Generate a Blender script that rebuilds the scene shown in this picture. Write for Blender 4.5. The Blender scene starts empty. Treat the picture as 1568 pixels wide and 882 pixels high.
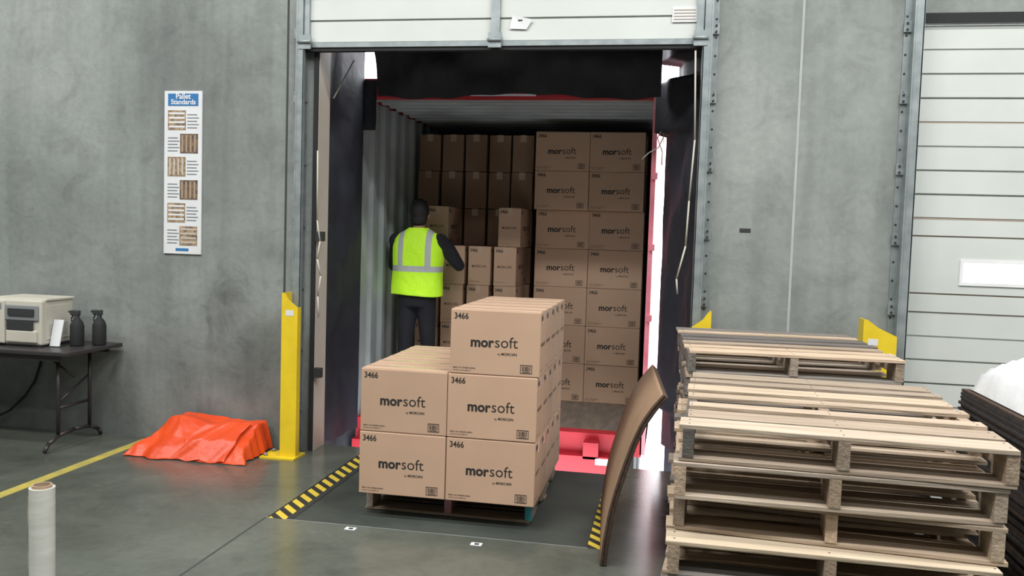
import bpy, bmesh, math, random
from mathutils import Vector, Matrix, noise
random.seed(7)
scn=bpy.context.scene
COL=scn.collection
try:
    scn.view_settings.view_transform='Standard'
except Exception: pass

# ---------------------------------------------------------------- materials
def newmat(name):
    m=bpy.data.materials.new(name); m.use_nodes=True
    nt=m.node_tree; b=nt.nodes['Principled BSDF']
    return m,nt,b
def mat(name,col,rough=.6,col2=None,scale=5,detail=4,metal=0,bump=0,bscale=None,stretch=None,attr=False,rand=0,spec=None,coat=0):
    m,nt,b=newmat(name); N=nt.nodes; L=nt.links
    b.inputs['Roughness'].default_value=rough; b.inputs['Metallic'].default_value=metal
    if spec is not None: b.inputs['Specular IOR Level'].default_value=spec
    if coat: b.inputs['Coat Weight'].default_value=coat
    tc=N.new('ShaderNodeTexCoord'); mp=N.new('ShaderNodeMapping')
    L.new(tc.outputs['Object'],mp.inputs['Vector'])
    if stretch: mp.inputs['Scale'].default_value=stretch
    n=N.new('ShaderNodeTexNoise'); n.inputs['Scale'].default_value=scale; n.inputs['Detail'].default_value=detail
    L.new(mp.outputs[0],n.inputs['Vector'])
    c2=col2 or tuple(c*.9 for c in col)
    r=N.new('ShaderNodeValToRGB'); r.color_ramp.elements[0].position=.3; r.color_ramp.elements[1].position=.7
    r.color_ramp.elements[0].color=(*c2,1); r.color_ramp.elements[1].color=(*col,1)
    L.new(n.outputs['Fac'],r.inputs[0]); out=r.outputs[0]
    if attr:
        a=N.new('ShaderNodeAttribute'); a.attribute_name='tint'
        mx=N.new('ShaderNodeMix'); mx.data_type='RGBA'; mx.blend_type='MULTIPLY'; mx.inputs[0].default_value=1
        L.new(out,mx.inputs[6]); L.new(a.outputs['Color'],mx.inputs[7]); out=mx.outputs[2]
    if rand:
        oi=N.new('ShaderNodeObjectInfo'); mr=N.new('ShaderNodeMapRange'); mr.inputs[3].default_value=1-rand; mr.inputs[4].default_value=1+rand*.4
        L.new(oi.outputs['Random'],mr.inputs[0])
        mx=N.new('ShaderNodeVectorMath'); mx.operation='SCALE'
        L.new(out,mx.inputs[0]); L.new(mr.outputs[0],mx.inputs['Scale']); out=mx.outputs[0]
    L.new(out,b.inputs['Base Color'])
    if bump:
        n2=N.new('ShaderNodeTexNoise'); n2.inputs['Scale'].default_value=bscale or scale*4; n2.inputs['Detail'].default_value=5
        L.new(mp.outputs[0],n2.inputs['Vector'])
        bp=N.new('ShaderNodeBump'); bp.inputs['Strength'].default_value=bump; bp.inputs['Distance'].default_value=.02
        L.new(n2.outputs['Fac'],bp.inputs['Height']); L.new(bp.outputs[0],b.inputs['Normal'])
    return m
def concrete(name,c_dark,c_mid,c_light,rough,big=.5,bump=.15,rvar=0,lowdirt=False):
    m,nt,b=newmat(name); N=nt.nodes; L=nt.links
    tc=N.new('ShaderNodeTexCoord')
    n=N.new('ShaderNodeTexNoise'); n.inputs['Scale'].default_value=big; n.inputs['Detail'].default_value=8; n.inputs['Roughness'].default_value=.62; n.inputs['Distortion'].default_value=.4
    L.new(tc.outputs['Object'],n.inputs['Vector'])
    r=N.new('ShaderNodeValToRGB'); e=r.color_ramp.elements
    e[0].position=.3; e[0].color=(*c_dark,1); e[1].position=.72; e[1].color=(*c_light,1)
    k=e.new(.5); k.color=(*c_mid,1)
    L.new(n.outputs['Fac'],r.inputs[0])
    n2=N.new('ShaderNodeTexNoise'); n2.inputs['Scale'].default_value=22; n2.inputs['Detail'].default_value=6
    L.new(tc.outputs['Object'],n2.inputs['Vector'])
    def scaleby(out,fac):
        vm=N.new('ShaderNodeVectorMath'); vm.operation='SCALE'; L.new(out,vm.inputs[0]); L.new(fac,vm.inputs['Scale']); return vm.outputs[0]
    def rng(src,a,c,d,e_):
        mr=N.new('ShaderNodeMapRange'); mr.inputs[1].default_value=a; mr.inputs[2].default_value=c; mr.inputs[3].default_value=d; mr.inputs[4].default_value=e_
        L.new(src,mr.inputs[0]); return mr.outputs[0]
    out=scaleby(r.outputs[0],rng(n2.outputs['Fac'],0,1,.84,1.14))
    n4=N.new('ShaderNodeTexNoise'); n4.inputs['Scale'].default_value=2.7; n4.inputs['Detail'].default_value=9; n4.inputs['Roughness'].default_value=.7; n4.inputs['Distortion'].default_value=1.2
    L.new(tc.outputs['Object'],n4.inputs['Vector'])
    out=scaleby(out,rng(n4.outputs['Fac'],.30,.5,.78,1.0))
    if lowdirt:
        sp=N.new('ShaderNodeSeparateXYZ'); L.new(tc.outputs['Object'],sp.inputs[0])
        n3=N.new('ShaderNodeTexNoise'); n3.inputs['Scale'].default_value=1.6; n3.inputs['Detail'].default_value=6; L.new(tc.outputs['Object'],n3.inputs['Vector'])
        ad=N.new('ShaderNodeMath'); ad.operation='MULTIPLY_ADD'; ad.inputs[1].default_value=3.0; L.new(n3.outputs['Fac'],ad.inputs[0]); L.new(sp.outputs['Z'],ad.inputs[2])
        out=scaleby(out,rng(ad.outputs[0],1.4,2.7,.58,1.0))
        # faint vertical water streaks
        mp=N.new('ShaderNodeMapping'); mp.inputs['Scale'].default_value=(5,5,.35); L.new(tc.outputs['Object'],mp.inputs[0])
        n5=N.new('ShaderNodeTexNoise'); n5.inputs['Scale'].default_value=1.5; n5.inputs['Detail'].default_value=6; L.new(mp.outputs[0],n5.inputs['Vector'])
        out=scaleby(out,rng(n5.outputs['Fac'],.35,.55,.86,1.0))
        # scuffed patches on the concrete
        for (x,z,rad,dk) in ((-3.29,1.10,.26,.62),(-3.10,.72,.5,.74),(-3.75,.75,.45,.80),(-2.9,1.45,.14,.7)):
            d=N.new('ShaderNodeVectorMath'); d.operation='DISTANCE'; L.new(tc.outputs['Object'],d.inputs[0]); d.inputs[1].default_value=(x,5.95,z)
            nn=N.new('ShaderNodeMath'); nn.operation='MULTIPLY_ADD'; nn.inputs[1].default_value=rad*1.6; L.new(n4.outputs['Fac'],nn.inputs[0]); L.new(d.outputs['Value'],nn.inputs[2])
            out=scaleby(out,rng(nn.outputs[0],rad*.75,rad*1.75,dk,1.0))
    L.new(out,b.inputs['Base Color'])
    b.inputs['Roughness'].default_value=rough
    if rvar:
        L.new(rng(n.outputs['Fac'],0,1,rough-rvar,rough+rvar),b.inputs['Roughness'])
    bp=N.new('ShaderNodeBump'); bp.inputs['Strength'].default_value=bump; bp.inputs['Distance'].default_value=.01
    L.new(n2.outputs['Fac'],bp.inputs['Height']); L.new(bp.outputs[0],b.inputs['Normal'])
    return m

M={}
M['wall']=concrete('wall_concrete',(.175,.193,.186),(.245,.268,.258),(.33,.352,.338),.75,.6,.2,lowdirt=True)
M['floor']=concrete('floor_polished_concrete',(.062,.069,.058),(.098,.107,.090),(.145,.155,.132),.22,.8,.02,rvar=.08)
M['ceil']=mat('ceiling_deck',(.55,.56,.56),.8)
M['ground']=mat('outside_pavement',(.75,.74,.72),.9,scale=2)
M['doorw']=mat('door_panel_white',(.60,.63,.61),.45,(.54,.57,.55),scale=2)
M['doorj']=mat('door_joint_rust',(.36,.30,.24),.7)
M['galv']=mat('galvanized_steel',(.36,.40,.41),.45,(.24,.28,.29),scale=12,metal=.5)
M['dark']=mat('dark_steel',(.03,.033,.035),.55)
M['rubber']=mat('black_rubber',(.015,.016,.018),.8)
M['vinyl']=mat('black_vinyl_curtain',(.022,.024,.034),.6,(.011,.012,.018),scale=3,bump=.8,bscale=5,spec=.4)
M['cream']=mat('jamb_cream',(.50,.45,.39),.6)
M['yellow']=mat('safety_yellow',(.80,.60,.02),.45,(.70,.50,.02),scale=6)
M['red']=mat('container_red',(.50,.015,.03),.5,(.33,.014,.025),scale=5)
M['redlit']=mat('container_red_daylit',(.80,.30,.36),.5,(.70,.16,.22),scale=5)  # container red lightened to pink, outdoor light wash put into the colour
M['contw']=mat('container_grey_paint',(.36,.40,.41),.5,(.25,.28,.29),scale=3)
M['contf']=mat('container_plywood_floor',(.20,.155,.12),.7,(.12,.10,.085),scale=4,stretch=(6,1,1))
M['card']=mat('cardboard',(.50,.335,.232),.75,(.455,.30,.205),scale=3,detail=2,rand=.10)
M['cardd']=mat('cardboard_dark',(.34,.215,.145),.8,(.28,.175,.118),scale=3,detail=2,rand=.15)  # darker kraft for rear cartons, with the container's shade put into the tone
M['cardtop']=mat('cardboard_flap',(.54,.37,.26),.7,(.49,.33,.225),scale=3,rand=.05)
M['cardedge']=mat('corrugated_edge',(.09,.058,.042),.9,(.04,.027,.02),scale=60)
M['sheet']=mat('kraft_sheet',(.30,.19,.12),.8,(.24,.15,.09),scale=3)
M['dsheet']=mat('dark_sheet_edge',(.05,.045,.045),.8,(.02,.018,.02),scale=30)
M['ink']=mat('black_ink',(.02,.018,.018),.7)
M['tape']=mat('clear_tape',(.54,.39,.29),.22,spec=.7)
M['woodx']=mat('pallet_wood_boards',(.60,.465,.34),.85,(.40,.295,.205),scale=2,detail=7,stretch=(1.2,20,20),attr=True,bump=.3,bscale=4)
M['woody']=mat('pallet_wood_stringers',(.54,.41,.295),.85,(.35,.255,.18),scale=2,detail=7,stretch=(20,1.2,20),attr=True,bump=.3,bscale=4)
M['white']=mat('white_plastic',(.80,.81,.82),.4)
M['paper']=mat('paper_white',(.70,.72,.74),.6)
M['blue']=mat('poster_blue',(.03,.17,.42),.5)
M['teal']=mat('teal_paint',(.05,.30,.34),.6)
M['pink']=mat('faded_pink_paint',(.45,.22,.24),.7)
M['photo1']=mat('poster_photo_wood',(.50,.36,.22),.5,(.08,.06,.05),scale=30)
M['photo2']=mat('poster_photo_dark',(.24,.16,.11),.5,(.05,.045,.045),scale=24)
M['tarp']=mat('orange_tarp',(.74,.080,.014),.40,(.60,.055,.010),scale=3,bump=.25,bscale=18)
M['table']=mat('table_dark_laminate',(.035,.030,.032),.4)
M['leg']=mat('table_leg_metal',(.05,.042,.045),.45,metal=.4)
M['beige']=mat('printer_beige',(.52,.50,.43),.5)
M['pgrey']=mat('printer_grey',(.22,.23,.24),.5)
M['film']=mat('stretch_film_roll',(.62,.62,.58),.25,(.52,.52,.48),scale=8,stretch=(1,1,5),coat=.5)
M['core']=mat('cardboard_core',(.38,.27,.18),.8)
M['cloth']=mat('dark_work_clothes',(.014,.015,.021),.9,(.008,.009,.014),scale=8,bump=.4,bscale=9)
M['skin']=mat('skin',(.42,.25,.17),.55)
M['hair']=mat('black_hair',(.010,.009,.009),.7,bump=.5,bscale=60)
M['glove']=mat('work_glove',(.03,.03,.035),.8)
M['shoe']=mat('work_boot',(.02,.018,.016),.6)
M['rope']=mat('rope',(.50,.48,.42),.8)
M['yline']=mat('yellow_floor_paint',(.50,.41,.07),.5,(.32,.28,.10),scale=9)
M['joint']=mat('concrete_joint',(.05,.055,.05),.8)
M['joint2']=mat('wall_sealant',(.40,.42,.41),.8)
M['wrap']=mat('white_wrapped_sheets',(.85,.86,.88),.25,bump=.6,bscale=6)

def hazard():
    m,nt,b=newmat('hazard_stripe_tape'); N=nt.nodes; L=nt.links
    tc=N.new('ShaderNodeTexCoord'); sp=N.new('ShaderNodeSeparateXYZ'); L.new(tc.outputs['Object'],sp.inputs[0])
    a=N.new('ShaderNodeMath'); a.operation='ADD'; L.new(sp.outputs['X'],a.inputs[0]); L.new(sp.outputs['Y'],a.inputs[1])
    d=N.new('ShaderNodeMath'); d.operation='MULTIPLY'; d.inputs[1].default_value=9; L.new(a.outputs[0],d.inputs[0])
    f=N.new('ShaderNodeMath'); f.operation='FRACT'; L.new(d.outputs[0],f.inputs[0])
    g=N.new('ShaderNodeMath'); g.operation='GREATER_THAN'; g.inputs[1].default_value=.5; L.new(f.outputs[0],g.inputs[0])
    mx=N.new('ShaderNodeMix'); mx.data_type='RGBA'; mx.inputs[6].default_value=(.02,.02,.02,1); mx.inputs[7].default_value=(.62,.46,.05,1)
    L.new(g.outputs[0],mx.inputs[0]); L.new(mx.outputs[2],b.inputs['Base Color']); b.inputs['Roughness'].default_value=.55
    return m
M['haz']=hazard()
def diamond():
    m,nt,b=newmat('diamond_plate'); N=nt.nodes; L=nt.links
    tc=N.new('ShaderNodeTexCoord'); mp=N.new('ShaderNodeMapping'); mp.inputs['Rotation'].default_value=(0,0,.785); L.new(tc.outputs['Object'],mp.inputs[0])
    v=N.new('ShaderNodeTexVoronoi'); v.inputs['Scale'].default_value=34; v.inputs['Randomness'].default_value=0; L.new(mp.outputs[0],v.inputs['Vector'])
    bp=N.new('ShaderNodeBump'); bp.inputs['Strength'].default_value=.5; bp.inputs['Distance'].default_value=.004; L.new(v.outputs['Distance'],bp.inputs['Height'])
    L.new(bp.outputs[0],b.inputs['Normal'])
    n=N.new('ShaderNodeTexNoise'); n.inputs['Scale'].default_value=2.5; n.inputs['Detail'].default_value=6; L.new(tc.outputs['Object'],n.inputs['Vector'])
    r=N.new('ShaderNodeValToRGB'); r.color_ramp.elements[0].position=.3; r.color_ramp.elements[0].color=(.026,.031,.028,1); r.color_ramp.elements[1].position=.7; r.color_ramp.elements[1].color=(.058,.066,.058,1)
    L.new(n.outputs['Fac'],r.inputs[0]); L.new(r.outputs[0],b.inputs['Base Color']); b.inputs['Roughness'].default_value=.6; b.inputs['Specular IOR Level'].default_value=.35
    return m
M['plate']=diamond()
def vestmat():
    m,nt,b=newmat('hi_vis_vest'); N=nt.nodes; L=nt.links
    tc=N.new('ShaderNodeTexCoord'); sp=N.new('ShaderNodeSeparateXYZ'); L.new(tc.outputs['Object'],sp.inputs[0])
    def band(src,c,w):
        s=N.new('ShaderNodeMath'); s.operation='SUBTRACT'; s.inputs[1].default_value=c; L.new(src,s.inputs[0])
        a=N.new('ShaderNodeMath'); a.operation='ABSOLUTE'; L.new(s.outputs[0],a.inputs[0])
        l=N.new('ShaderNodeMath'); l.operation='LESS_THAN'; l.inputs[1].default_value=w; L.new(a.outputs[0],l.inputs[0]); return l.outputs[0]
    ax=N.new('ShaderNodeMath'); ax.operation='ABSOLUTE'; L.new(sp.outputs['X'],ax.inputs[0])
    v=band(ax.outputs[0],.125,.026); h=band(sp.outputs['Z'],1.235,.026)
    up=N.new('ShaderNodeMath'); up.operation='GREATER_THAN'; up.inputs[1].default_value=1.22; L.new(sp.outputs['Z'],up.inputs[0])
    vv=N.new('ShaderNodeMath'); vv.operation='MULTIPLY'; L.new(v,vv.inputs[0]); L.new(up.outputs[0],vv.inputs[1])
    mx0=N.new('ShaderNodeMath'); mx0.operation='MAXIMUM'; L.new(vv.outputs[0],mx0.inputs[0]); L.new(h,mx0.inputs[1])
    mx=N.new('ShaderNodeMix'); mx.data_type='RGBA'; mx.inputs[6].default_value=(.55,.95,.03,1); mx.inputs[7].default_value=(.50,.53,.55,1)
    L.new(mx0.outputs[0],mx.inputs[0]); L.new(mx.outputs[2],b.inputs['Base Color']); b.inputs['Roughness'].default_value=.6
    n=N.new('ShaderNodeTexNoise'); n.inputs['Scale'].default_value=9; L.new(tc.outputs['Object'],n.inputs['Vector'])
    bp=N.new('ShaderNodeBump'); bp.inputs['Strength'].default_value=.6; bp.inputs['Distance'].default_value=.04; L.new(n.outputs['Fac'],bp.inputs['Height']); L.new(bp.outputs[0],b.inputs['Normal'])
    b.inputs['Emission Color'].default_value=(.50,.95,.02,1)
    e=N.new('ShaderNodeMath'); e.operation='MULTIPLY_ADD'; e.inputs[1].default_value=-.15; e.inputs[2].default_value=.16; L.new(mx0.outputs[0],e.inputs[0]); L.new(e.outputs[0],b.inputs['Emission Strength'])  # slight glow added to the yellow fabric for its fluorescent look
    return m
M['vest']=vestmat()

# ---------------------------------------------------------------- geometry helpers
class B:
    def __init__(s,mats):
        s.bm=bmesh.new(); s.mats=mats; s.col=s.bm.loops.layers.color.new('tint')
    def idx(s,k):
        if k not in s.mats: s.mats.append(k)
        return s.mats.index(k)
    def fin(s,faces,k,tint=None,smooth=False):
        i=s.idx(k)
        for f in faces:
            f.material_index=i; f.smooth=smooth
            for l in f.loops: l[s.col]=(*(tint or (1,1,1)),1)
    def box(s,x0,x1,y0,y1,z0,z1,k,tint=None,M4=None,bev=0):
        vs=[Vector((x,y,z)) for z in (z0,z1) for y in (y0,y1) for x in (x0,x1)]
        if M4: vs=[M4@v for v in vs]
        v=[s.bm.verts.new(p) for p in vs]
        fs=[s.bm.faces.new([v[i] for i in q]) for q in ((0,2,3,1),(4,5,7,6),(0,1,5,4),(2,6,7,3),(0,4,6,2),(1,3,7,5))]
        s.fin(fs,k,tint)
        if bev:
            ed=list({e for f in fs for e in f.edges})
            r=bmesh.ops.bevel(s.bm,geom=ed,offset=bev,segments=2,affect='EDGES',profile=.5)
            s.fin(r['faces'],k,tint)
        return fs
    def cyl(s,p0,p1,r0,r1,k,seg=16,tint=None,caps=True):
        p0=Vector(p0);p1=Vector(p1); d=p1-p0
        q=d.to_track_quat('Z','Y').to_matrix().to_4x4()
        mt=Matrix.Translation((p0+p1)/2)@q
        r=bmesh.ops.create_cone(s.bm,cap_ends=caps,segments=seg,radius1=r0,radius2=r1,depth=d.length,matrix=mt)
        fs={f for v in r['verts'] for f in v.link_faces}
        s.fin(fs,k,tint)
        for f in fs:
            if len(f.verts)==4: f.smooth=True
    def sph(s,c,r,k,sc=(1,1,1),seg=16):
        mt=Matrix.Translation(c)@Matrix.Diagonal((*sc,1))
        rr=bmesh.ops.create_uvsphere(s.bm,u_segments=seg,v_segments=seg//2+2,radius=r,matrix=mt)
        fs={f for v in rr['verts'] for f in v.link_faces}; s.fin(fs,k,None,True)
    def quad(s,pts,k,tint=None):
        f=s.bm.faces.new([s.bm.verts.new(p) for p in pts]); s.fin([f],k,tint); return f
    def tube(s,pts,r,k,seg=8):
        for a,b in zip(pts[:-1],pts[1:]):
            s.cyl(a,b,r,r,k,seg)
    def grid(s,fn,nu,nv,k,smooth=True):
        g=[[s.bm.verts.new(fn(i/nu,j/nv)) for j in range(nv+1)] for i in range(nu+1)]
        fs=[s.bm.faces.new((g[i][j],g[i+1][j],g[i+1][j+1],g[i][j+1])) for i in range(nu) for j in range(nv)]
        s.fin(fs,k,None,smooth)
    def loft(s,rings,k,seg=28,smooth=True):
        R=[]
        for cx,cy,z,rx,ry in rings:
            R.append([s.bm.verts.new((cx+rx*math.copysign(abs(math.cos(t))**.85,math.cos(t)),cy+ry*math.copysign(abs(math.sin(t))**.85,math.sin(t)),z)) for t in [2*math.pi*i/seg for i in range(seg)]])
        fs=[]
        for a,b in zip(R[:-1],R[1:]):
            for i in range(seg):
                fs.append(s.bm.faces.new((a[i],a[(i+1)%seg],b[(i+1)%seg],b[i])))
        fs.append(s.bm.faces.new(R[0][::-1])); fs.append(s.bm.faces.new(R[-1]))
        s.fin(fs,k,None,smooth)
    def mesh(s,name):
        me=bpy.data.meshes.new(name); s.bm.normal_update(); s.bm.to_mesh(me); s.bm.free()
        for k in s.mats: me.materials.append(M[k])
        return me
    def obj(s,name,loc=(0,0,0),rot=(0,0,0),parent=None):
        o=bpy.data.objects.new(name,s.mesh(name)); COL.objects.link(o); o.location=loc; o.rotation_euler=rot
        if parent: o.parent=parent
        return o
def empty(name,loc=(0,0,0),rot=(0,0,0)):
    o=bpy.data.objects.new(name,None); COL.objects.link(o); o.location=loc; o.rotation_euler=rot; o.empty_display_size=.2; return o
def inst(name,me,loc,rot=(0,0,0),parent=None):
    o=bpy.data.objects.new(name,me); COL.objects.link(o); o.location=loc; o.rotation_euler=rot
    if parent: o.parent=parent
    return o

_tc={}
def textgeo(s,offset=0.0,shear=0):
    key=(s,offset)
    if key in _tc: return _tc[key]
    c=bpy.data.curves.new('t','FONT'); c.body=s; c.offset=offset; c.resolution_u=3; c.fill_mode='FRONT'
    o=bpy.data.objects.new('t',c); COL.objects.link(o)
    bpy.context.view_layer.update()
    dg=bpy.context.evaluated_depsgraph_get()
    me=bpy.data.meshes.new_from_object(o.evaluated_get(dg))
    vs=[v.co.copy() for v in me.vertices]; fs=[tuple(p.vertices) for p in me.polygons]
    bpy.data.objects.remove(o); bpy.data.meshes.remove(me)
    x0=min(v.x for v in vs); x1=max(v.x for v in vs); y0=min(v.y for v in vs); y1=max(v.y for v in vs)
    vs=[Vector((v.x-x0,v.y,0)) for v in vs]
    _tc[key]=(vs,fs,x1-x0,y1-y0,y0); return _tc[key]
def addtext(b,s,w,pos,M4,k='ink',offset=0,hs=1.0):
    vs,fs,tw,th,y0=textgeo(s,offset); sc=w/tw
    nv=[b.bm.verts.new(M4@Vector((pos[0]+v.x*sc,pos[1]+v.y*sc*hs,0))) for v in vs]
    out=[]
    for f in fs:
        try: out.append(b.bm.faces.new([nv[i] for i in f]))
        except Exception: pass
    b.fin(out,k)
def face_m(origin,right,up):
    right=Vector(right);up=Vector(up);n=right.cross(up)
    m=Matrix((( right.x,up.x,n.x,origin[0]),(right.y,up.y,n.y,origin[1]),(right.z,up.z,n.z,origin[2]),(0,0,0,1)))
    return m

# ---------------------------------------------------------------- room shell
WY=5.95; WT=.2; XL,XR,YB,H=-9.0,7.0,-7.0,7.5
OX0,OX1,OZ=-2.55,.15,2.98
RX0,RX1,RZ=1.5,4.25,3.06
b=B([])
for (x0,x1,z0,z1) in [(XL,OX0,0,H),(OX1,RX0,0,H),(RX1,XR,0,H),(OX0,OX1,OZ,H),(RX0,RX1,RZ,H)]:
    b.box(x0,x1,WY,WY+WT,z0,z1,'wall')
b.box(.772,.788,WY-.002,WY+.01,0,H,'joint2')
b.box(-2.80,-2.785,WY-.002,WY+.01,0,H,'joint')
b.box(.44,.51,WY-.004,WY+.01,1.705,1.73,'dark')
b.obj('wall_back')
for nm,args in dict(wall_left=(XL-.2,XL,YB,WY+WT,0,H),wall_right=(XR,XR+.2,YB,WY+WT,0,H),wall_front=(XL,XR,YB-.2,YB,0,H)).items():
    b=B([]); b.box(*args,'wall'); b.obj(nm)
b=B([]); b.box(XL-.2,XR+.2,YB-.2,WY+WT,H,H+.2,'ceil')
b.obj('ceiling')
LX0,LX1,LY0,LY1=-2.19,-.30,4.48,WY+WT
b=B([])
b.box(XL,LX0,YB,LY1,-.3,0,'floor'); b.box(LX1,XR,YB,LY1,-.3,0,'floor'); b.box(LX0,LX1,YB,LY0,-.3,0,'floor')
b.obj('floor')
b=B([]); b.box(LX0-.012,LX0+.0,YB,LY0,0,.0015,'joint'); b.box(XL,XR,1.6,1.612,0,.0015,'joint'); b.obj('trim_floor_joint')
b=B([]); b.box(-3.9,-3.82,-4,5.9,.0,.002,'yline'); b.obj('floor_marking_line')
b=B([]); b.box(-30,30,WY+WT+.02,45,-1.4,-1.2,'ground'); b.obj('ground_outside')

# ---------------------------------------------------------------- dock leveler
b=B([])
b.box(LX0+.012,LX1-.012,LY0+.012,LY1-.2,-.02,-.002,'plate')
b.box(LX0+.0,LX1,LY0,LY0+.012,-.2,-.001,'galv')
b.box(LX0+.05,LX1-.05,LY0+.05,LY1-.15,-.2,-.02,'dark')
M4=Matrix.Translation((0,LY1-.2,-.002))@Matrix.Rotation(math.radians(7.2),4,'X')
b.box(-1.98,-.98,0,.98,-.015,0,'plate',M4=M4)
b.box(LX0+.012,LX0+.115,LY0+.0,LY1-.2,-.002,.0,'haz'); b.box(LX1-.075,LX1-.005,LY0,LY1-.2,-.002,.0,'haz')
b.box(LX0+.115,LX0+.150,LY0+.012,LY1-.2,-.002,.001,'dark')
for x,y in ((-1.70,4.41),(-.98,4.36)):
    b.box(x,x+.06,y,y+.04,-.002,.0025,'paper'); b.box(x+.02,x+.045,y+.008,y+.03,.0025,.003,'ink')
b.obj('dock_leveler')

# ---------------------------------------------------------------- overhead doors
def sectional(name,x0,x1,zb,zt,y,win=None,stiles=(),joint=True):
    b=B([])
    z=zb; n=0
    while z<zt-.01:
        z2=min(z+.61,zt)
        def strip(a,c,xa,xb,dy,k='doorw'):
            b.box(xa,xb,y-dy,y+.03,a,c,k)
        if win and z<win[2]<z2:
            wx0,wx1,wz0,wz1=win
            for (a,c) in ((z+.008,z+.12),(z+.13,wz0-.0),(wz1,z2-.12),(z2-.11,z2-.008)):
                strip(a,c,x0,x1,.012)
            for (a,c) in ((z,z+.01),(z+.118,z+.132),(z2-.122,z2-.108),(z2-.01,z2)): strip(a,c,x0,x1,0,'doorj')
            strip(wz0,wz1,x0,wx0,.012); strip(wz0,wz1,wx1,x1,.012)
            for a,c,d,e in ((wx0-.02,wx1+.02,wz0-.02,wz0),(wx0-.02,wx1+.02,wz1,wz1+.02),(wx0-.02,wx0,wz0,wz1),(wx1,wx1+.02,wz0,wz1)):
                b.box(a,c,y-.02,y,d,e,'white')
        else:
            hgt=(z2-z)
            k=4
            for i in range(k):
                a=z+hgt*i/k+.006; c=z+hgt*(i+1)/k-.006
                strip(a,c,x0,x1,.012 if i in (0,3) else .018)
            strip(z,z2,x0,x1,0,'doorw')
            b.box(x0,x1,y-.008,y+.0,z-.006,z+.006,'doorj')
        for sx in stiles:
            b.box(sx-.03,sx+.03,y-.045,y-.012,z+.0,z2,'galv')
            b.box(sx-.045,sx+.045,y-.055,y-.04,z-.05,z+.05,'galv')
            b.cyl((sx-.05,y-.06,z),(sx+.05,y-.06,z),.012,.012,'galv',8)
        z=z2
    b.box(x0,x1,y-.03,y+.035,zb-.035,zb+.0,'galv')
    b.box(x0,x1,y-.02,y+.03,zb-.06,zb-.035,'rubber')
    return b
b=sectional('d',-2.66,.17,2.96,5.9,5.90,stiles=(-2.62,-1.243,.13))
b.quad([(-1.13,5.876,3.13),(-1.15,5.876,3.04),(-1.03,5.876,3.035),(-.99,5.870,3.10)],'paper'); b.box(-1.09,-1.06,5.874,5.876,3.09,3.10,'ink')
b.box(-.06,.1,5.878,5.882,3.07,3.17,'paper')
for j in range(4): b.box(-.05,.09,5.876,5.878,3.085+j*.02,3.091+j*.02,'doorj')
b.obj('door_1')
b=sectional('d',1.5,4.25,0.0,3.05,5.98,win=(1.84,2.45,1.425,1.55),stiles=(4.1,))
b.obj('door_2')
def track(name,x,side,ztop=5.8,zb=0):
    b=B([])
    b.box(x-.045,x+.045,WY-.012,WY-.0,zb,ztop,'galv')
    b.box(x-.006,x+.006,WY-.10,WY-.012,zb,ztop,'galv')
    xc=x+side*.03
    b.box(xc-.025,xc+.025,WY-.10,WY-.095,zb,ztop,'galv'); b.box(xc+side*.02-.003,xc+side*.02+.003,WY-.10,WY-.06,zb,ztop,'galv')
    z=.3
    while z<ztop:
        b.box(x-.05,x+.05,WY-.03,WY-.012,z,z+.07,'galv')
        for dz in (.015,.055): b.cyl((x-side*.03,WY-.04,z+dz),(x-side*.03,WY-.02,z+dz),.007,.007,'dark',8)
        z+=.45
    z=.1
    while z<ztop:
        b.cyl((x-side*.03,WY-.0125,z),(x-side*.03,WY-.0135,z),.008,.008,'dark',8); z+=.12
    b.obj(name)
track('door_track',-2.68,1); track('door_track',.20,-1); track('door_track',1.44,1)
b=B([])
b.box(OX0-.005,OX0+.004,WY+.0,WY+WT,0,OZ,'cream'); b.box(OX1-.004,OX1+.002,WY+.0,WY+WT,0,OZ,'dark')
b.box(OX0,OX1,WY,WY+WT,OZ-.004,OZ+.002,'dark')
b.box(OX0-.03,OX0+.0,WY-.02,WY,0,OZ,'rubber')
b.obj('trim_door_jamb')
b=B([]); b.box(1.46,4.3,WY-.015,WY,3.06,3.12,'rubber'); b.obj('trim_door_header_seal')
b=B([])
for z in (.55,1.55):
    b.box(-2.545,-2.49,WY-.03,WY+.02,z,z+.07,'dark')
b.tube([(-2.53,5.9,2.2),(-2.525,5.9,1.7),(-2.50,5.9,1.55),(-2.515,5.89,1.42),(-2.49,5.9,1.3),(-2.51,5.9,1.15),(-2.50,5.9,1.0)],.006,'rope')
b.obj('door_latch_hardware')
b=B([])
b.tube([(.10,5.86,2.88),(.12,5.86,2.3),(.10,5.86,1.9),(.09,5.86,1.6),(.04,5.85,1.38),(.05,5.85,1.28)],.006,'rope')
b.obj('pull_rope')

# ---------------------------------------------------------------- dock shelter
def wr(p,a=.02,s=3.0):
    n=noise.noise(Vector((p[0]*s,p[1]*s,p[2]*s*.6)))
    n2=noise.noise(Vector((p[0]*9,p[1]*9,p[2]*4+7)))
    return a*n+a*.35*n2
b=B([])
def side(x0,y0,edge,y1,z0,z1):
    def f(u,v):
        z=z0+(z1-z0)*v; x1=edge(z)
        x=x0+(x1-x0)*u; y=y0+(y1-y0)*u
        d=wr((x,y,z),.07)*(1-u**4)
        return (x+d,y+d*.3*(u*(1-u)*4),z)
    b.grid(f,14,160,'vinyl')
side(-2.60,6.16,lambda z:-2.506+.006*noise.noise(Vector((0,0,z*3))),6.76,-.0,3.5)
side(-2.95,6.20,lambda z:-2.53,6.785,-1.1,3.5)
def redge(z):
    if z<.35: return -.02
    if z<2.43: return -.074+.012*noise.noise(Vector((0,0,z*3)))
    if z>2.82 and z<2.96: return .0
    return -.165
side(.17,6.16,redge,6.72,.06,3.5)
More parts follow.
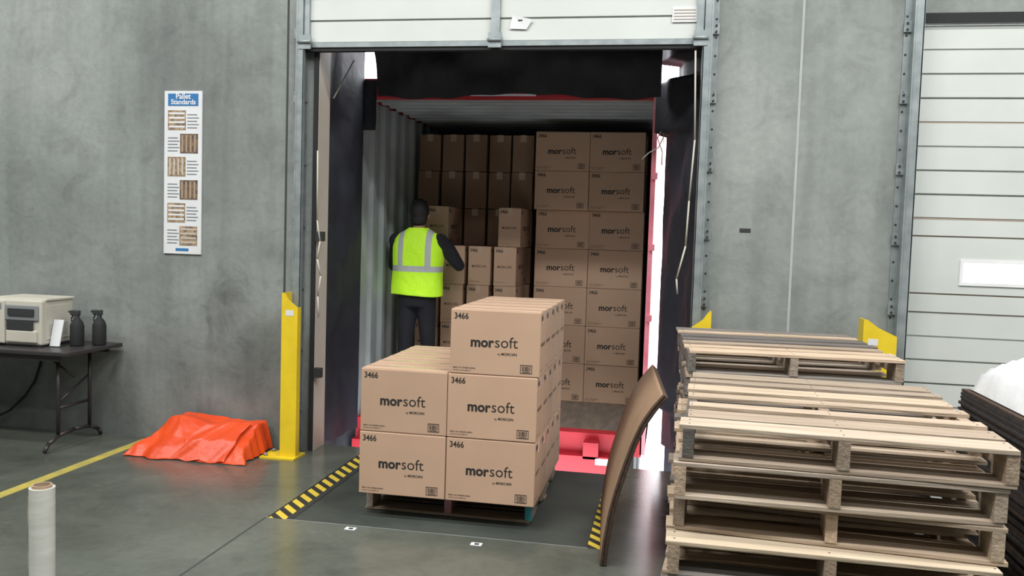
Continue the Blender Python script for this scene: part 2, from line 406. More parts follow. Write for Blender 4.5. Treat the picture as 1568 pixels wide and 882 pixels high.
side(.6,6.2,lambda z:min(redge(z)+.03,.04),6.775,-1.1,3.5)
def hd(u,v):
    x0=-2.335; x1=-.125
    x=x0+(x1-x0)*u; z=2.702+.9*v
    y=6.60-.25*v+wr((x*1.5,0,z*2.2),.10)*(.3+v)
    return (x,y,z-.02*math.sin(u*9)*(1-v)+.006*math.sin(u*40)*(1-v))
b.grid(hd,60,16,'vinyl')
def fl(u,v):
    return (-2.53+.135*u, 6.74+wr((u,v,3),.02), 2.45+.40*v)
b.grid(fl,4,10,'vinyl')
b.box(-2.8,.4,6.16,6.78,3.42,3.5,'vinyl')
b.box(-2.9,-2.62,6.16,6.2,-.6,3.5,'vinyl')
b.box(.19,.5,6.16,6.2,-.6,3.5,'vinyl')
b.tube([(-2.54,6.2,2.62),(-2.44,6.35,2.93)],.006,'rope')
b.obj('dock_shelter')
b=B([])
pts=[(-.11,6.66,2.5),(-.09,6.66,2.42),(-.13,6.66,2.33),(-.20,6.66,2.29),(-.25,6.66,2.24)]
b.tube(pts,.004,'rope'); b.tube([(-.09,6.66,2.5),(-.14,6.64,2.40),(-.10,6.66,2.3),(-.1,6.66,2.2)],.004,'rope')
b.obj('loose_strap')

# ---------------------------------------------------------------- container
CX0,CX1,CY0,CY1,CZ0,CZ1=-2.53,-.17,6.82,11.0,.08,2.735
b=B([])
def corr(t,p=.28):
    u=(t/p)%1
    return min(max((abs(u-.5)-.13)/.12,0),1)
def lw(u,v):
    y=CY0+.12+(CY1-CY0-.12)*u; return (CX0-.035*corr(y),y,CZ0+(CZ1-CZ0)*v)
b.grid(lw,300,2,'contw',False)
b.quad([(CX0+.0015,CY0-.021,CZ0),(CX0+.0015,CY0+.13,CZ0),(CX0+.0015,CY0+.13,CZ1),(CX0+.0015,CY0-.021,CZ1)],'contw')
def rw(u,v):
    y=CY0+.05+(CY1-CY0-.05)*u; return (CX1+.02*corr(y),y,CZ0+(CZ1-CZ0)*v)
b.grid(rw,300,2,'contw',False)
def cl(u,v):
    y=CY0+.1+(CY1-CY0-.1)*u; return (CX0+(CX1-CX0)*v,y,CZ1+.0+.02*corr(y,.2))
b.grid(cl,300,2,'contw',False)
b.box(CX0-.05,CX1+.025,CY1,CY1+.04,CZ0-.15,CZ1+.1,'red')
b.box(CX0-.05,CX1+.025,CY0+.12,CY1,CZ0-.15,CZ0,'contf')
b.box(CX0-.05,CX0-.04,CY0,CY1,CZ0-.15,CZ1+.12,'red'); b.box(CX1+.021,CX1+.025,CY0,CY1,CZ0-.15,CZ1+.12,'red')
b.box(CX0-.05,CX1+.025,CY0,CY1,CZ1+.05,CZ1+.10,'red')
b.box(CX0-.06,CX0,CY0-.02,CY0+.12,-.35,CZ1+.14,'red'); b.box(CX1-.012,CX1+.024,CY0-.02,CY0+.12,-.06,CZ1+.14,'redlit')
b.box(CX0,CX1,CY0-.02,CY0+.12,CZ1-.01,CZ1+.14,'red'); b.box(CX0,CX1,CY0-.02,CY0+.12,-.08,CZ0+.005,'red')
b.box(CX0,CX1-.10,CY0-.12,CY0-.02,-.40,-.08,'red')
for x in (-2.3,-1.4,-.62): b.box(x,x+.12,CY0-.12,CY0-.02,-.1,.03,'red')
b.box(-.52,-.36,CY0-.123,CY0-.12,-.14,-.09,'paper')  # white strip painted on the bumper as a bright highlight
b.box(-1.63,-1.1,CY0-.03,CY0-.02,2.735,2.75,'paper')
for z in (.5,1.0,1.55,2.1): b.box(CX1-.004,CX1+.04,CY0-.05,CY0-.02,z,z+.05,'redlit')
b.box(-1.9,-.8,6.95,10.9,-.6,-.07,'dark')
for y in (8.6,9.9):
    for x in (-2.4,-.55): b.cyl((x,y,-.7),(x+.28,y,-.7),.5,.5,'rubber',24)
b.obj('shipping_container')

# ---------------------------------------------------------------- cartons
CW,CD,CH=.505,.21,.36
def carton(name,full=True):
    b=B([])
    b.box(-CW/2,CW/2,-CD/2,CD/2,0,CH-.004,'card',bev=.004)
    b.box(-CW/2+.003,CW/2-.003,-CD/2+.003,-.001,CH-.006,CH-.001,'cardtop'); b.box(-CW/2+.003,CW/2-.003,.001,CD/2-.003,CH-.006,CH-.001,'cardtop')
    b.box(-CW/2-.0006,CW/2+.0006,-.025,.025,CH-.003,CH-.0004,'tape')
    for s in (-1,1):
        b.box(s*CW/2-.0008,s*CW/2+.0008,-.025,.025,CH-.07,CH-.001,'tape')
    for s in (-1,1):
        m=face_m(((-CW/2 if s<0 else CW/2),s*(CD/2+.0008),0),(1,0,0) if s<0 else (-1,0,0),(0,0,1))
        addtext(b,'3466',.080,(.020,CH-.055),m,offset=.018,hs=1.15)
        addtext(b,'mor',.132,(.116,.155),m,offset=.034)
        addtext(b,'soft',.128,(.253,.155),m,offset=-.002)
        addtext(b,'by',.014,(.270,.113),m,offset=.01); addtext(b,'MORC',.056,(.290,.113),m,offset=.02); addtext(b,'N',.014,(.362,.113),m,offset=.02)
        addtext(b,'o',.013,(.3475,.114),m,offset=.02)
        addtext(b,'MS310 1-PLY DINNER NAPKIN',.125,(.020,.030),m,offset=.02); addtext(b,'14.5 IN X 16.5 IN (3000 CT)',.10,(.020,.016),m,offset=.01)
        def r(x0,x1,y0,y1): b.quad([m@Vector((x0,y0,0)),m@Vector((x1,y0,0)),m@Vector((x1,y1,0)),m@Vector((x0,y1,0))],'ink')
        X0,X1,Y0,Y1=.398,.464,.018,.066
        r(X0,X1,Y0,Y0+.004); r(X0,X1,Y1-.004,Y1); r(X0,X0+.003,Y0+.004,Y1-.004); r(X1-.003,X1,Y0+.004,Y1-.004)
        x=X0+.008; rs=random.Random(3)
        while x<X1-.009:
            w=rs.choice((.0012,.002,.003)); r(x,x+w,Y0+.013,Y1-.008); x+=w+rs.choice((.0015,.002,.003))
        r(X0+.012,X1-.012,Y0+.007,Y0+.010)
    for s in (-1,1):
        m=face_m((s*(CW/2+.0010),(-CD/2 if s>0 else CD/2),0),(0,1,0) if s>0 else (0,-1,0),(0,0,1))
        addtext(b,'3466',.072,(.014,CH-.052),m,offset=.018,hs=1.2)
        addtext(b,'MORC',.085,(.035,.165),m,offset=.012); addtext(b,'o',.018,(.123,.166),m,offset=.0); addtext(b,'N',.021,(.145,.165),m,offset=.012)
        addtext(b,'MS310 DINNER NAPKIN',.10,(.014,.03),m)
    return b.mesh(name)
CM=carton('carton_mesh')
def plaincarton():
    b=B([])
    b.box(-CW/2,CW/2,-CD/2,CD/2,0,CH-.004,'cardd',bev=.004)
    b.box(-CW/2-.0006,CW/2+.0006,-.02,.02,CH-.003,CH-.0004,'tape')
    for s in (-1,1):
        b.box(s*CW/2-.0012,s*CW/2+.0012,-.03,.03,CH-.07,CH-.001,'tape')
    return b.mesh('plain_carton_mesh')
PM=plaincarton()
def jit(a): return random.uniform(-a,a)
PX,PY,PH=-1.706,4.637,.14
nm='shipping_carton'
for k in range(3):
    for r in range(5):
        for c in range(2):
            if k==2 and c==0: continue
            inst(nm,CM,(PX+.2555+c*.511+jit(.002)+(.004 if k==2 else 0),PY+CD/2+r*(CD+.002)+(jit(.002)),PH+.001+k*(CH+.001)),(0,0,jit(.004)))
g=empty('carton_stack',(0,0,0))
for k in range(7):
    for c in range(2):
        dy=-.06 if k>=5 else 0
        inst('carton',CM,(-1.02+c*.508+(.0 if k<5 else -.012),8.10+dy+CD/2+jit(.006),CZ0+.001+k*(CH+.0015)),(0,0,jit(.010)),g)
    for c in range(2):
        inst('carton_inner',CM,(-1.02+c*.508,8.35+CD/2,CZ0+.001+k*(CH+.0015)),(0,0,0),g)
for k in range(7):
    for c in range(5):
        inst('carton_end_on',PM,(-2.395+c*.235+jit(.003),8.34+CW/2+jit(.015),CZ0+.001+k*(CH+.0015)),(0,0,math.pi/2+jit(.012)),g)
for c in range(4):
    for k in range(4):
        inst('carton_end_front',CM,(-2.25+c*.25+(0 if k<3 else .004)+jit(.006),7.82+CW/2+jit(.006),CZ0+.001+k*(CH+.0015)),(0,0,-math.pi/2+jit(.015)),g)
inst('carton_end_front',CM,(-1.47,7.84+CW/2,CZ0+.001+4*(CH+.0015)),(0,0,-math.pi/2-.02),g)
inst('carton_end_front',CM,(-2.165,7.83+CW/2,CZ0+.001+4*(CH+.0015)),(0,0,-math.pi/2+.02),g)

# ---------------------------------------------------------------- pallets
def pallet(seed,W=1.016,Dp=1.22,Ht=.127,dark=1.0,paint=False):
    rs=random.Random(seed); b=B([])
    t=.016; sh=Ht-2*t
    def tint():
        v=rs.uniform(.80,1.12)*dark; g=rs.uniform(0,.45)
        if rs.random()<.12: v*=.72; g=.8
        return (v*(1-g*.12),v*(1-g*.03),v*(1+g*.10))
    for i,x in enumerate((-W/2,-.019,W/2-.038)):
        n0,n1=.15,.38; tt=tint()
        b.box(x,x+.038,-Dp/2,Dp/2,t+.035,t+sh,'woody',tt)
        for (a,c) in ((-Dp/2,-Dp/2+n0),(-Dp/2+n1,Dp/2-n1),(Dp/2-n0,Dp/2)):
            b.box(x,x+.038,a,c,t,t+.035,'woody',tt)
        if paint and i: b.box(x-.001,x+.039,-Dp/2-.001,-Dp/2+.03,t,t+sh,'teal' if i==2 else 'pink')
    def boards(z,specs):
        for (y,w) in specs:
            e0=rs.uniform(-.008,.018); e1=rs.uniform(-.008,.018); r=Matrix.Translation((0,y,0))@Matrix.Rotation(rs.uniform(-.012,.012),4,'Z')
            b.box(-W/2-e0+.004,W/2+e1-.004,-w/2,w/2,z,z+t-.001,'woodx',tint(),M4=r,bev=.002)
            for nx in (-W/2+.02,0,W/2-.02):
                for dy in (-w/4,w/4):
                    b.cyl((nx,y+dy,z+t-.0015),(nx,y+dy,z+t-.0003),.004,.004,'dark',6)
    top=[(-Dp/2+.065,.13)]+[(-Dp/2+.13+(i+.5)*(Dp-.26)/5+rs.uniform(-.012,.012),rs.choice((.085,.095,.115,.135))) for i in range(5)]+[(Dp/2-.065,.13)]
    boards(t+sh,top)
    boards(.001,[(-Dp/2+.07,.135),(-.26,.09),(0,.09),(.26,.09),(Dp/2-.07,.135)])
    return b.mesh('wooden_pallet_mesh')
PMs=[pallet(i,1.035) for i in range(8)]
inst('wooden_pallet',pallet(23,.985,1.0,.138,.85,True),(-1.213,4.80+.48,.0))
offs=[(-.055,-.04,.0),(.02,.03,.05),(-.06,-.05,-.04),(.0,.02,.02),(-.055,-.05,.035),(.0,.03,-.035),(-.04,.0,.03),(0.0,0,0)]
cx,cy=.608,3.54
for i in range(8):
    ox,oy,oz=offs[i]
    inst('wooden_pallet',PMs[i],(cx+ox,cy+oy,i*.127),(0,0,-.045+oz+(math.pi if i%2 else 0)))
P2=[pallet(40+i,1.016,1.14,.122) for i in range(4)]
for i in range(9):
    inst('wooden_pallet',P2[i%4],(.59+jit(.02),4.93+jit(.015),i*.122),(0,0,.01+jit(.022)+(.03 if i==8 else 0)+(math.pi if i%3==1 else 0)))

# ---------------------------------------------------------------- leaning cardboard sheets
b=B([])
prof=[(-.255,.0),(-.243,.13),(-.225,.26),(-.198,.38),(-.165,.495),(-.126,.62),(-.085,.72),(-.035,.80),(.015,.862)]
def spl(t):
    f=t*(len(prof)-1); i=min(int(f),len(prof)-2); f-=i
    a=Vector(prof[i]);c=Vector(prof[i+1]); return a.lerp(c,f)
ns=6; SK=-.075
for s in range(ns):
    off=.0056*s; th=.0048; y0=4.235+random.uniform(0,.012); y1=y0+1.0
    segs=26; ring=[]
    for j in range(segs+1):
        t=j/segs; p=spl(t); q=spl(min(t+.02,1))-spl(max(t-.02,0)); q.normalize(); n=Vector((-q.y,q.x))
        a=p+n*(off); c=p+n*(off+th)
        ring.append([b.bm.verts.new(v) for v in ((a.x,y0,a.y+.004),(c.x,y0,c.y+.004),(c.x+SK,y1,c.y+.004),(a.x+SK,y1,a.y+.004))])
    fe=[];fl_=[]
    for r0,r1 in zip(ring[:-1],ring[1:]):
        fe.append(b.bm.faces.new((r0[0],r0[1],r1[1],r1[0]))); fl_.append(b.bm.faces.new((r0[1],r0[2],r1[2],r1[1])))
        fe.append(b.bm.faces.new((r0[2],r0[3],r1[3],r1[2]))); fl_.append(b.bm.faces.new((r0[3],r0[0],r1[0],r1[3])))
    fe.append(b.bm.faces.new(ring[-1])); fe.append(b.bm.faces.new(ring[0][::-1]))
    b.fin(fe,'cardedge'); b.fin(fl_,'sheet',None,True)
b.obj('cardboard_sheets')

# ---------------------------------------------------------------- stack of flat sheets on the right
inst('wooden_pallet',PMs[2],(2.0,4.12,0))
b=B([])
z=.128; i=0
while z<.93:
    t=random.uniform(.012,.02); o=random.uniform(-.012,.012); o2=random.uniform(-.012,.012)
    b.box(1.47+o,2.55+o,3.5+o2,4.68+o2,z,z+t-.002,'dsheet' if i%5 else 'cardedge'); z+=t; i+=1
zt=z
b.obj('slip_sheet_stack')
b=B([])
def ws(u,v):
    x=1.50+1.02*u; y=3.55+1.1*v
    e=min(u,1-u,v,1-v)*6; e=min(e,1)**.5
    return (x,y,zt+.004+e*(.15+.06*v+.04*noise.noise(Vector((x*4,y*4,1)))))
b.grid(ws,30,30,'wrap')
b.obj('plastic_wrap_bundle')

# ---------------------------------------------------------------- bollards
def bollard(x,mir=1,w=.12,lab=True):
    b=B([])
    hb=1.18; hs=1.11
    def prism(pts,y0,y1):
        a=[b.bm.verts.new((p[0]*mir,y0,p[1])) for p in pts]; c=[b.bm.verts.new((p[0]*mir,y1,p[1])) for p in pts]
        fs=[b.bm.faces.new(a),b.bm.faces.new(c[::-1])]+[b.bm.faces.new((a[i],c[i],c[(i+1)%len(a)],a[(i+1)%len(a)])) for i in range(len(a))]
        bmesh.ops.recalc_face_normals(b.bm,faces=fs); b.fin(fs,'yellow')
    prism([(0,0.012),(w,0.012),(w,hs-.03),(w*.45,hs+.02),(.02,hb),(0,hb)],-.008,0)
    b.box(min(0,.008*mir),max(0,.008*mir),0,.14,.012,hb,'yellow')
    b.box(min(w*mir,(w-.008)*mir),max(w*mir,(w-.008)*mir),0,.05,.012,hs-.03,'yellow')
    b.box(min(-.13*mir,(w+.01)*mir),max(-.13*mir,(w+.01)*mir),-.06,.14,0,.012,'yellow')
    for bx,by in ((-.10,-.02),(-.10,.11)): b.cyl((bx*mir,by,.012),(bx*mir,by,.03),.015,.015,'galv',6)
    if lab: b.box(min(.03*mir,.09*mir),max(.03*mir,.09*mir),-.0095,-.008,1.02,1.06,'paper')
    b.obj('door_guard_post',(x,5.70,0))
bollard(-2.69,1); bollard(.27,-1); bollard(1.20,1,.2)

# ---------------------------------------------------------------- poster
b=B([])
x0,x1,z0,z1=-3.765,-3.46,1.42,2.63; y=WY-.012
b.box(x0,x1,y,WY-.001,z0,z1,'paper')
b.box(x0+.03,x1-.03,y-.002,y,z1-.11,z1-.02,'blue')
mm=face_m((x0,y-.0035,z0),(1,0,0),(0,0,1))
addtext(b,'Pallet',.12,(.095,1.21-.058),mm,'white',.02); addtext(b,'Standards',.20,(.055,1.21-.098),mm,'white',.02)
rh=(z1-.13-(z0+.05))/6
for i in range(6):
    zc=z1-.13-(i+.5)*rh; left=(i%2==0)
    pw=.145
    px0=x0+.03 if left else x1-.03-pw
    k='photo1' if i in (0,2,4,5) else 'photo2'
    b.box(px0,px0+pw,y-.002,y,zc-rh*.42,zc+rh*.42,k)
    for j in range(4):
        if i in (0,4,5): b.box(px0+.008,px0+pw-.008,y-.003,y-.002,zc-rh*.32+j*rh*.19,zc-rh*.32+j*rh*.19+.014,'paper' if i!=5 else 'cream')
        else: b.box(px0+.012+j*.034,px0+.026+j*.034,y-.003,y-.002,zc-rh*.36,zc+rh*.36,'cream' if i==2 else 'core')
    tx0=px0+pw+.012 if left else x0+.03; tw=.31-.06-pw-.012
    for j in range(5):
        b.box(tx0,tx0+tw*(1 if j%2 else .85),y-.002,y,zc+rh*.22-j*.024,zc+rh*.22-j*.024+.007,'pgrey')
b.box(x0+.10,x1-.10,y-.002,y,z0+.022,z0+.042,'blue')
b.obj('pallet_standards_poster')

# ---------------------------------------------------------------- tarp : folded sheet, flat-topped, with creases
def tri(t): return abs((t%1)*2-1)
b=B([])
def tp(u,v):
    a=2*u-1; c=2*v-1
    wob=.07*noise.noise(Vector((v*4,u*1.5,2)))+.03*noise.noise(Vector((v*11,3,2)))
    x=-3.285+.455*(a+wob*(.3+abs(a)))
    y=5.66+.245*(c+.22*noise.noise(Vector((u*5,7,2)))*(1-v)+.06*noise.noise(Vector((u*14,7,2)))*(1-v))
    ea=min((1+a)/.42,(1-a)/.12,1); ec=min(v/.62,1)
    ea=max(ea,0); e=min(ea,ec)
    e=e**.85
    base=.215+.020*max(0,1-abs(a+.35)/.45)-.018*max(0,1-abs(a-.2)/.3)
    wx=x+.05*noise.noise(Vector((x*5,y*5,0))); wy=y+.06*noise.noise(Vector((x*3,y*4,5)))
    f1=tri(wy*4.6-wx*.5+.3*noise.noise(Vector((wx*2,0,1))))
    f2=tri(wx*2.6+wy*2.1); f3=tri(wx*7.1-wy*4.3+.5)
    h=e*base+ (max(e,0)**.6)*(.026*(f1-.5)+.020*(f2-.5)+.006*(f3-.5))
    y-=.035*(e)*(1-v)*f2
    return (x,min(y,5.93),max(.004+.004*f3,h))
b.grid(tp,150,90,'tarp')
def fp(u,v):
    a=Vector((-3.22,5.62,.215)).lerp(Vector((-2.92,5.72,.235)),u); c=Vector((-3.36,5.40,.012)).lerp(Vector((-2.96,5.42,.012)),u)
    p=a.lerp(c,v); bow=(1-abs(2*v-1))*.035
    return (p.x+.02*(tri(v*1.6)-.5),p.y-bow-.010*tri(u*3+v),max(.004,p.z+bow*.7+.016*(tri(u*2.3+v*.8)-.5)))
b.grid(fp,60,30,'tarp')
o=b.obj('orange_tarp')
sm=o.modifiers.new('sm','SMOOTH'); sm.iterations=2; sm.factor=.5

# ---------------------------------------------------------------- folding table + things on it
b=B([])
TZ=.725
b.box(-5.88,-4.09,5.30,5.92,TZ-.03,TZ,'table',bev=.006)
b.box(-5.80,-4.17,5.33,5.345,TZ-.07,TZ-.03,'leg'); b.box(-5.80,-4.17,5.86,5.875,TZ-.07,TZ-.03,'leg')
for xs in (-4.27,-5.6):
    for yy in (5.44,5.78):
        b.cyl((xs,yy,TZ-.03),(xs,yy,.09),.013,.013,'leg',12)
    b.tube([(xs,5.44,.30),(xs,5.78,.30)],.011,'leg')
    b.tube([(xs,5.44,.34),(xs,5.78,.50)],.008,'leg')
    b.tube([(xs,5.30,.012),(xs,5.34,.06),(xs,5.44,.10),(xs,5.61,.115),(xs,5.78,.10),(xs,5.88,.06),(xs,5.91,.012)],.014,'leg',10)
    b.tube([(xs,5.61,.50),(xs-.30,5.61,TZ-.04)],.009,'leg')
b.obj('folding_table')
b=B([])
px0,px1,py0,py1=-4.84,-4.42,5.44,5.80; z=TZ
b.box(px0,px1,py0+.02,py1,z+.012,z+.34,'beige',bev=.015)
b.box(px0,px0+.13,py0,py0+.03,z+.02,z+.33,'beige',bev=.008)
b.box(px0+.13,px1-.02,py0+.008,py0+.03,z+.19,z+.30,'pgrey',bev=.006)
b.box(px0+.15,px1-.06,py0+.0,py0+.012,z+.12,z+.19,'dark')
b.box(px0+.16,px1-.05,py0-.002,py0+.010,z+.225,z+.275,'dark')
b.box(px0+.14,px1-.03,py0-.0,py0+.03,z+.03,z+.12,'beige',bev=.01)
b.box(px0+.015,px0+.11,py0-.004,py0+.002,z+.27,z+.31,'pgrey')
for i in range(3): b.cyl((px0+.03+i*.03,py0-.006,z+.24),(px0+.03+i*.03,py0+.002,z+.24),.008,.008,'blue',10)
b.box(px1-.001,px1+.004,py0+.06,py1-.04,z+.05,z+.30,'beige',bev=.002)
for i in range(6): b.box(px1+.003,px1+.005,py0+.09,py1-.07,z+.08+i*.015,z+.084+i*.015,'pgrey')
b.box(px0+.02,px1-.02,py0+.03,py1-.02,z,z+.012,'dark')
b.box(px0-.01,px1+.01,py0+.06,py1-.0,z+.33,z+.35,'beige',bev=.006)
b.obj('label_printer')
def bottle(x,y):
    b=B([])
    b.loft([(0,0,0,.042,.042),(0,0,.01,.046,.046),(0,0,.15,.046,.046),(0,0,.18,.036,.036),(0,0,.205,.016,.016),(0,0,.225,.016,.016)],'rubber',20)
    b.box(-.05,.022,-.014,.014,.225,.262,'dark',bev=.005)
    b.cyl((-.05,0,.25),(-.066,0,.25),.009,.009,'dark',10)
    b.tube([(-.03,0,.23),(-.048,0,.20),(-.045,0,.18)],.005,'dark')
    b.obj('spray_bottle',(x,y,TZ))
bottle(-4.27,5.64); bottle(-4.16,5.74)
b=B([]); 
b.box(-.04,.04,-.003,.003,0,.20,'paper',M4=Matrix.Rotation(-.25,4,'X')); b.box(-.035,.035,.004,.010,0,.17,'rubber',M4=Matrix.Rotation(-.25,4,'X'))
b.box(-.04,.04,-.02,.06,0,.006,'dark')
b.obj('label_holder',(-4.37,5.53,TZ))
b=B([]); b.tube([(-4.78,5.935,.92),(-4.80,5.935,.68),(-4.81,5.93,.52),(-4.86,5.93,.38),(-4.94,5.92,.26),(-5.06,5.90,.14),(-5.22,5.88,.06),(-5.5,5.82,.010)],.009,'rubber'); b.obj('power_cable')

# ---------------------------------------------------------------- stretch film roll
b=B([])
seg=40
b.cyl((0,0,.012),(0,0,.488),.052,.052,'film',seg,caps=False)
for z0,z1 in ((0,.012),(.488,.5)):
    b.cyl((0,0,z0),(0,0,z1),.040,.040,'core',seg,caps=False)
for zz in (.012,.488):
    vo=[b.bm.verts.new((.052*math.cos(t),.052*math.sin(t),zz)) for t in [2*math.pi*i/seg for i in range(seg)]]
    vi=[b.bm.verts.new((.040*math.cos(t),.040*math.sin(t),zz)) for t in [2*math.pi*i/seg for i in range(seg)]]
    b.fin([b.bm.faces.new((vo[i],vo[(i+1)%seg],vi[(i+1)%seg],vi[i])) for i in range(seg)],'film')
b.cyl((0,0,.0),(0,0,.5),.034,.034,'core',seg,caps=False)
vo=[b.bm.verts.new((.040*math.cos(t),.040*math.sin(t),.5)) for t in [2*math.pi*i/seg for i in range(seg)]]
vi=[b.bm.verts.new((.034*math.cos(t),.034*math.sin(t),.5)) for t in [2*math.pi*i/seg for i in range(seg)]]
b.fin([b.bm.faces.new((vo[i],vo[(i+1)%seg],vi[(i+1)%seg],vi[i])) for i in range(seg)],'core')
def ff(u,v):
    return (-.052-.004-.006*math.sin(v*14)*u, -.02+.04*u-.03*u, .02+.43*v)
b.grid(ff,3,20,'film')
b.obj('stretch_film_roll',(-2.63,3.25,0))

# ---------------------------------------------------------------- worker
W=empty('warehouse_worker',(-2.215,7.42,CZ0))
def remeshed(b,name,vox,smooth,k):
    me=b.mesh(name+'_tmp'); o=bpy.data.objects.new(name+'_tmp',me); COL.objects.link(o)
    r=o.modifiers.new('r','REMESH'); r.mode='VOXEL'; r.voxel_size=vox; r.use_smooth_shade=True
    s=o.modifiers.new('s','SMOOTH'); s.iterations=smooth; s.factor=.5
    bpy.context.view_layer.update(); dg=bpy.context.evaluated_depsgraph_get()
    nm_=bpy.data.meshes.new_from_object(o.evaluated_get(dg)); nm_.name=name
    bpy.data.objects.remove(o)
    nm_.materials.clear(); nm_.materials.append(M[k])
    for p in nm_.polygons: p.use_smooth=True; p.material_index=0
    oo=bpy.data.objects.new(name,nm_); COL.objects.link(oo); oo.parent=W; return oo
def cap(b,p0,p1,r0,r1):
    b.cyl(p0,p1,r0,r1,'cloth',16); b.sph(p0,r0,'cloth'); b.sph(p1,r1,'cloth')
b=B([])
b.loft([(0,0,.90,.15,.115),(0,0,.97,.175,.13),(0,0,1.05,.165,.12),(0,0,1.15,.16,.115),(0,.0,1.27,.175,.12),(0,.0,1.38,.19,.125),(0,.0,1.46,.185,.115),(0,0,1.52,.15,.09),(0,0,1.56,.085,.07),(0,.01,1.60,.06,.06)],'cloth')
for s in (-1,1):
    ky=.02+.02*s; fy=-.02*s
    cap(b,(s*.085,0,.93),(s*.10,ky,.52),.092,.066)
    cap(b,(s*.10,ky,.52),(s*.115,fy,.10),.066,.050)
    b.cyl((s*.115,fy,.20),(s*.115,fy,.05),.060,.062,'cloth',16)
sh={1:((.20,.0,1.475),(.345,.12,1.27),(.205,.36,1.43)),-1:((-.195,.0,1.475),(-.262,.12,1.25),(-.165,.37,1.42))}
for s,(a,e,w_) in sh.items():
    b.sph(a,.078,'cloth'); cap(b,a,e,.066,.053); cap(b,e,w_,.053,.036)
remeshed(b,'body_clothes',.011,6,'cloth')
b=B([])
for s in (-1,1):
    fy=-.02*s
    b.sph((s*.115,fy+.0,.05),.05,'cloth',(1,1.3,1)); b.sph((s*.12,fy+.10,.04),.048,'cloth',(1,1.7,.85)); b.box(s*.12-.045,s*.12+.045,fy-.06,fy+.17,.002,.025,'cloth',bev=.008)
    b.cyl((s*.115,fy,.05),(s*.115,fy,.14),.05,.048,'cloth',16)
remeshed(b,'boots',.008,3,'shoe')
b=B([])
for s in (-1,1):
    w_=Vector(sh[s][2]); palm=w_+Vector((-s*.03,.085,.012))
    for i,(dz,ln) in enumerate(((.034,.068),(.012,.078),(-.011,.074),(-.033,.058))):
        k0=palm+Vector((0,.0,dz)); b.cyl(w_+Vector((0,0,dz*.5)),k0,.016,.011,'cloth',10); b.sph(k0,.0115,'cloth',seg=10)
        k1=k0+Vector((-s*.004,ln*.5,.004)); k2=k1+Vector((-s*.012,ln*.32,.0)); k3=k2+Vector((-s*.014,ln*.2,0))
        for p,q,r0,r1 in ((k0,k1,.0098,.009),(k1,k2,.009,.008),(k2,k3,.008,.0068)):
            b.cyl(p,q,r0,r1,'cloth',10); b.sph(q,r1,'cloth',seg=10)
    b.sph((w_+palm)/2,.03,'cloth',(.5,1.2,1.2)); b.sph(w_,.027,'cloth')
    t0=w_+Vector((-s*.01,.03,.03)); t1=t0+Vector((-s*.004,.035,.03)); t2=t1+Vector((-s*.006,.03,.012))
    for p,q,r0,r1 in ((t0,t1,.014,.011),(t1,t2,.011,.0085)): b.cyl(p,q,r0,r1,'cloth',10); b.sph(q,r1,'cloth',seg=10)
remeshed(b,'gloved_hands',.0042,2,'glove')
b=B([])
HC=Vector((0,.025,1.725))
b.sph(HC,.1,'cloth',(.77,.96,1.16),24); b.sph(HC+Vector((0,.03,-.055)),.07,'cloth',(.82,.95,.95)); b.cyl((0,.0,1.55),(0,.015,1.66),.056,.054,'cloth',18)
b.sph(HC+Vector((0,.105,-.02)),.016,'cloth',(.8,1.2,1.6)); b.sph(HC+Vector((0,.112,-.033)),.014,'cloth',(1.2,1,.8))
for s in (-1,1): b.sph(HC+Vector((s*.078,.0,-.015)),.026,'cloth',(.35,.8,1.2),12)
for s in (-1,1): b.sph(HC+Vector((s*.032,.082,.012)),.012,'cloth',(1.4,.8,.6),12)
b.sph(HC+Vector((0,.092,-.068)),.016,'cloth',(1.5,.7,.6),12)
h=remeshed(b,'head',.0055,3,'skin')
b=B([])
b.sph(HC+Vector((0,-.012,.016)),.1,'hair',(.86,1.0,1.17),28)
b.sph(HC+Vector((0,-.035,-.05)),.074,'hair',(1.02,.9,1.0),20)
for s in (-1,1): b.box(s*.032-.013,s*.032+.013,HC.y+.088,HC.y+.094,HC.z+.024,HC.z+.030,'hair'); b.sph(HC+Vector((s*.032,.087,.009)),.007,'hair',seg=8)
o=b.obj('hair',parent=W)
b=B([])
def vest(u,v):
    prof=[(1.00,.226,.150),(1.06,.228,.150),(1.15,.222,.145),(1.25,.220,.143),(1.35,.226,.145),(1.43,.226,.140),(1.49,.212,.125),(1.54,.168,.105),(1.575,.11,.088),(1.595,.078,.076)]
    f=v*(len(prof)-1); i=min(int(f),len(prof)-2); f-=i
    z,rx,ry=[prof[i][k]*(1-f)+prof[i+1][k]*f for k in range(3)]
    t=2*math.pi*u; d=1+.02*math.sin(t*5+z*9)*(1-v)
    cx=math.copysign(abs(math.cos(t))**.8,math.cos(t)); cy=math.copysign(abs(math.sin(t))**.8,math.sin(t))
    return (rx*cx*d,ry*cy*d,z+.008*math.sin(t*2)*(1-v))
b.grid(vest,72,44,'vest')
o=b.obj('safety_vest',parent=W)
sm=o.modifiers.new('sol','SOLIDIFY'); sm.thickness=.004; sm.offset=1

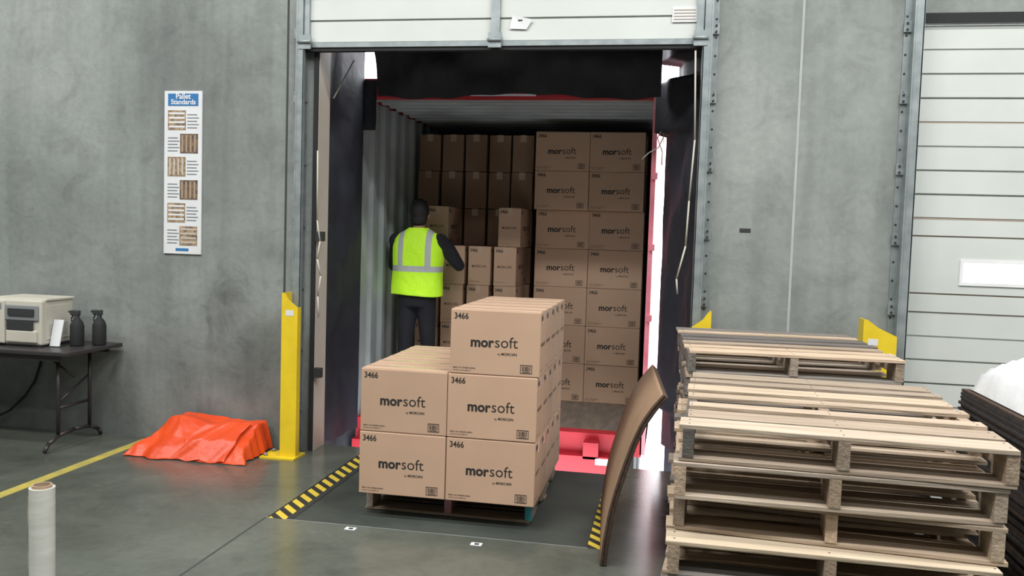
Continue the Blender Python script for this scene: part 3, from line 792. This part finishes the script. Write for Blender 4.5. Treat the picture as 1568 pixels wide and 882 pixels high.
# ---------------------------------------------------------------- lights
def lamp(x,y,z,pw,sx=2.4,sy=.5,col=(1.0,.99,.965)):
    e=empty('ceiling_light',(x,y,z))
    b=B([]); b.box(-sx/2-.03,sx/2+.03,-sy/2-.03,sy/2+.03,.02,.10,'white'); 
    for s in (-1,1): b.cyl((s*sx*.4,0,.10),(s*sx*.4,0,H-z),.006,.006,'galv',6)
    b.obj('housing',parent=e)
    l=bpy.data.lights.new('lamp','AREA'); l.shape='RECTANGLE'; l.size=sx; l.size_y=sy; l.energy=pw; l.color=col
    o=bpy.data.objects.new('lamp',l); COL.objects.link(o); o.parent=e
for x in (-6.2,-2.4,1.6,5.2):
    for y,p in ((3.0,140),(0.8,200),(-1.8,50)):
        lamp(x,y,6.4,p)
e=empty('added_wrap_spot',(2.3,4.4,6.4))  # added spot and fixture, there to blow out the wrap bundle below
b=B([]); b.cyl((0,0,.25),(0,0,0),.06,.16,'galv',20,caps=False); b.cyl((0,0,.25),(0,0,H-6.4),.01,.01,'galv',8); b.obj('housing',parent=e)
l=bpy.data.lights.new('lamp','SPOT'); l.energy=1500; l.spot_size=math.radians(17); l.spot_blend=.6; l.shadow_soft_size=.08
o=bpy.data.objects.new('lamp',l); COL.objects.link(o); o.parent=e
w=bpy.data.worlds.new('World'); scn.world=w; w.use_nodes=True
bg=w.node_tree.nodes['Background']; bg.inputs[0].default_value=(.93,.96,1,1); bg.inputs[1].default_value=7

# ---------------------------------------------------------------- camera
yaw,pitch,roll=.18095,.06099,.03122
fw=Vector((-math.sin(yaw)*math.cos(pitch),math.cos(yaw)*math.cos(pitch),-math.sin(pitch)))
rt=Vector((math.cos(yaw),math.sin(yaw),0)); up=rt.cross(fw)
c,s=math.cos(roll),math.sin(roll)
r2=c*rt+s*up; u2=-s*rt+c*up
cam=bpy.data.cameras.new('camera'); cam.sensor_width=36; cam.lens=36*1323.56/1568; cam.clip_end=200
co=bpy.data.objects.new('camera',cam); COL.objects.link(co)
mt=Matrix((( r2.x,u2.x,-fw.x,0),(r2.y,u2.y,-fw.y,0),(r2.z,u2.z,-fw.z,1.637),(0,0,0,1)))
co.matrix_world=mt
scn.camera=co
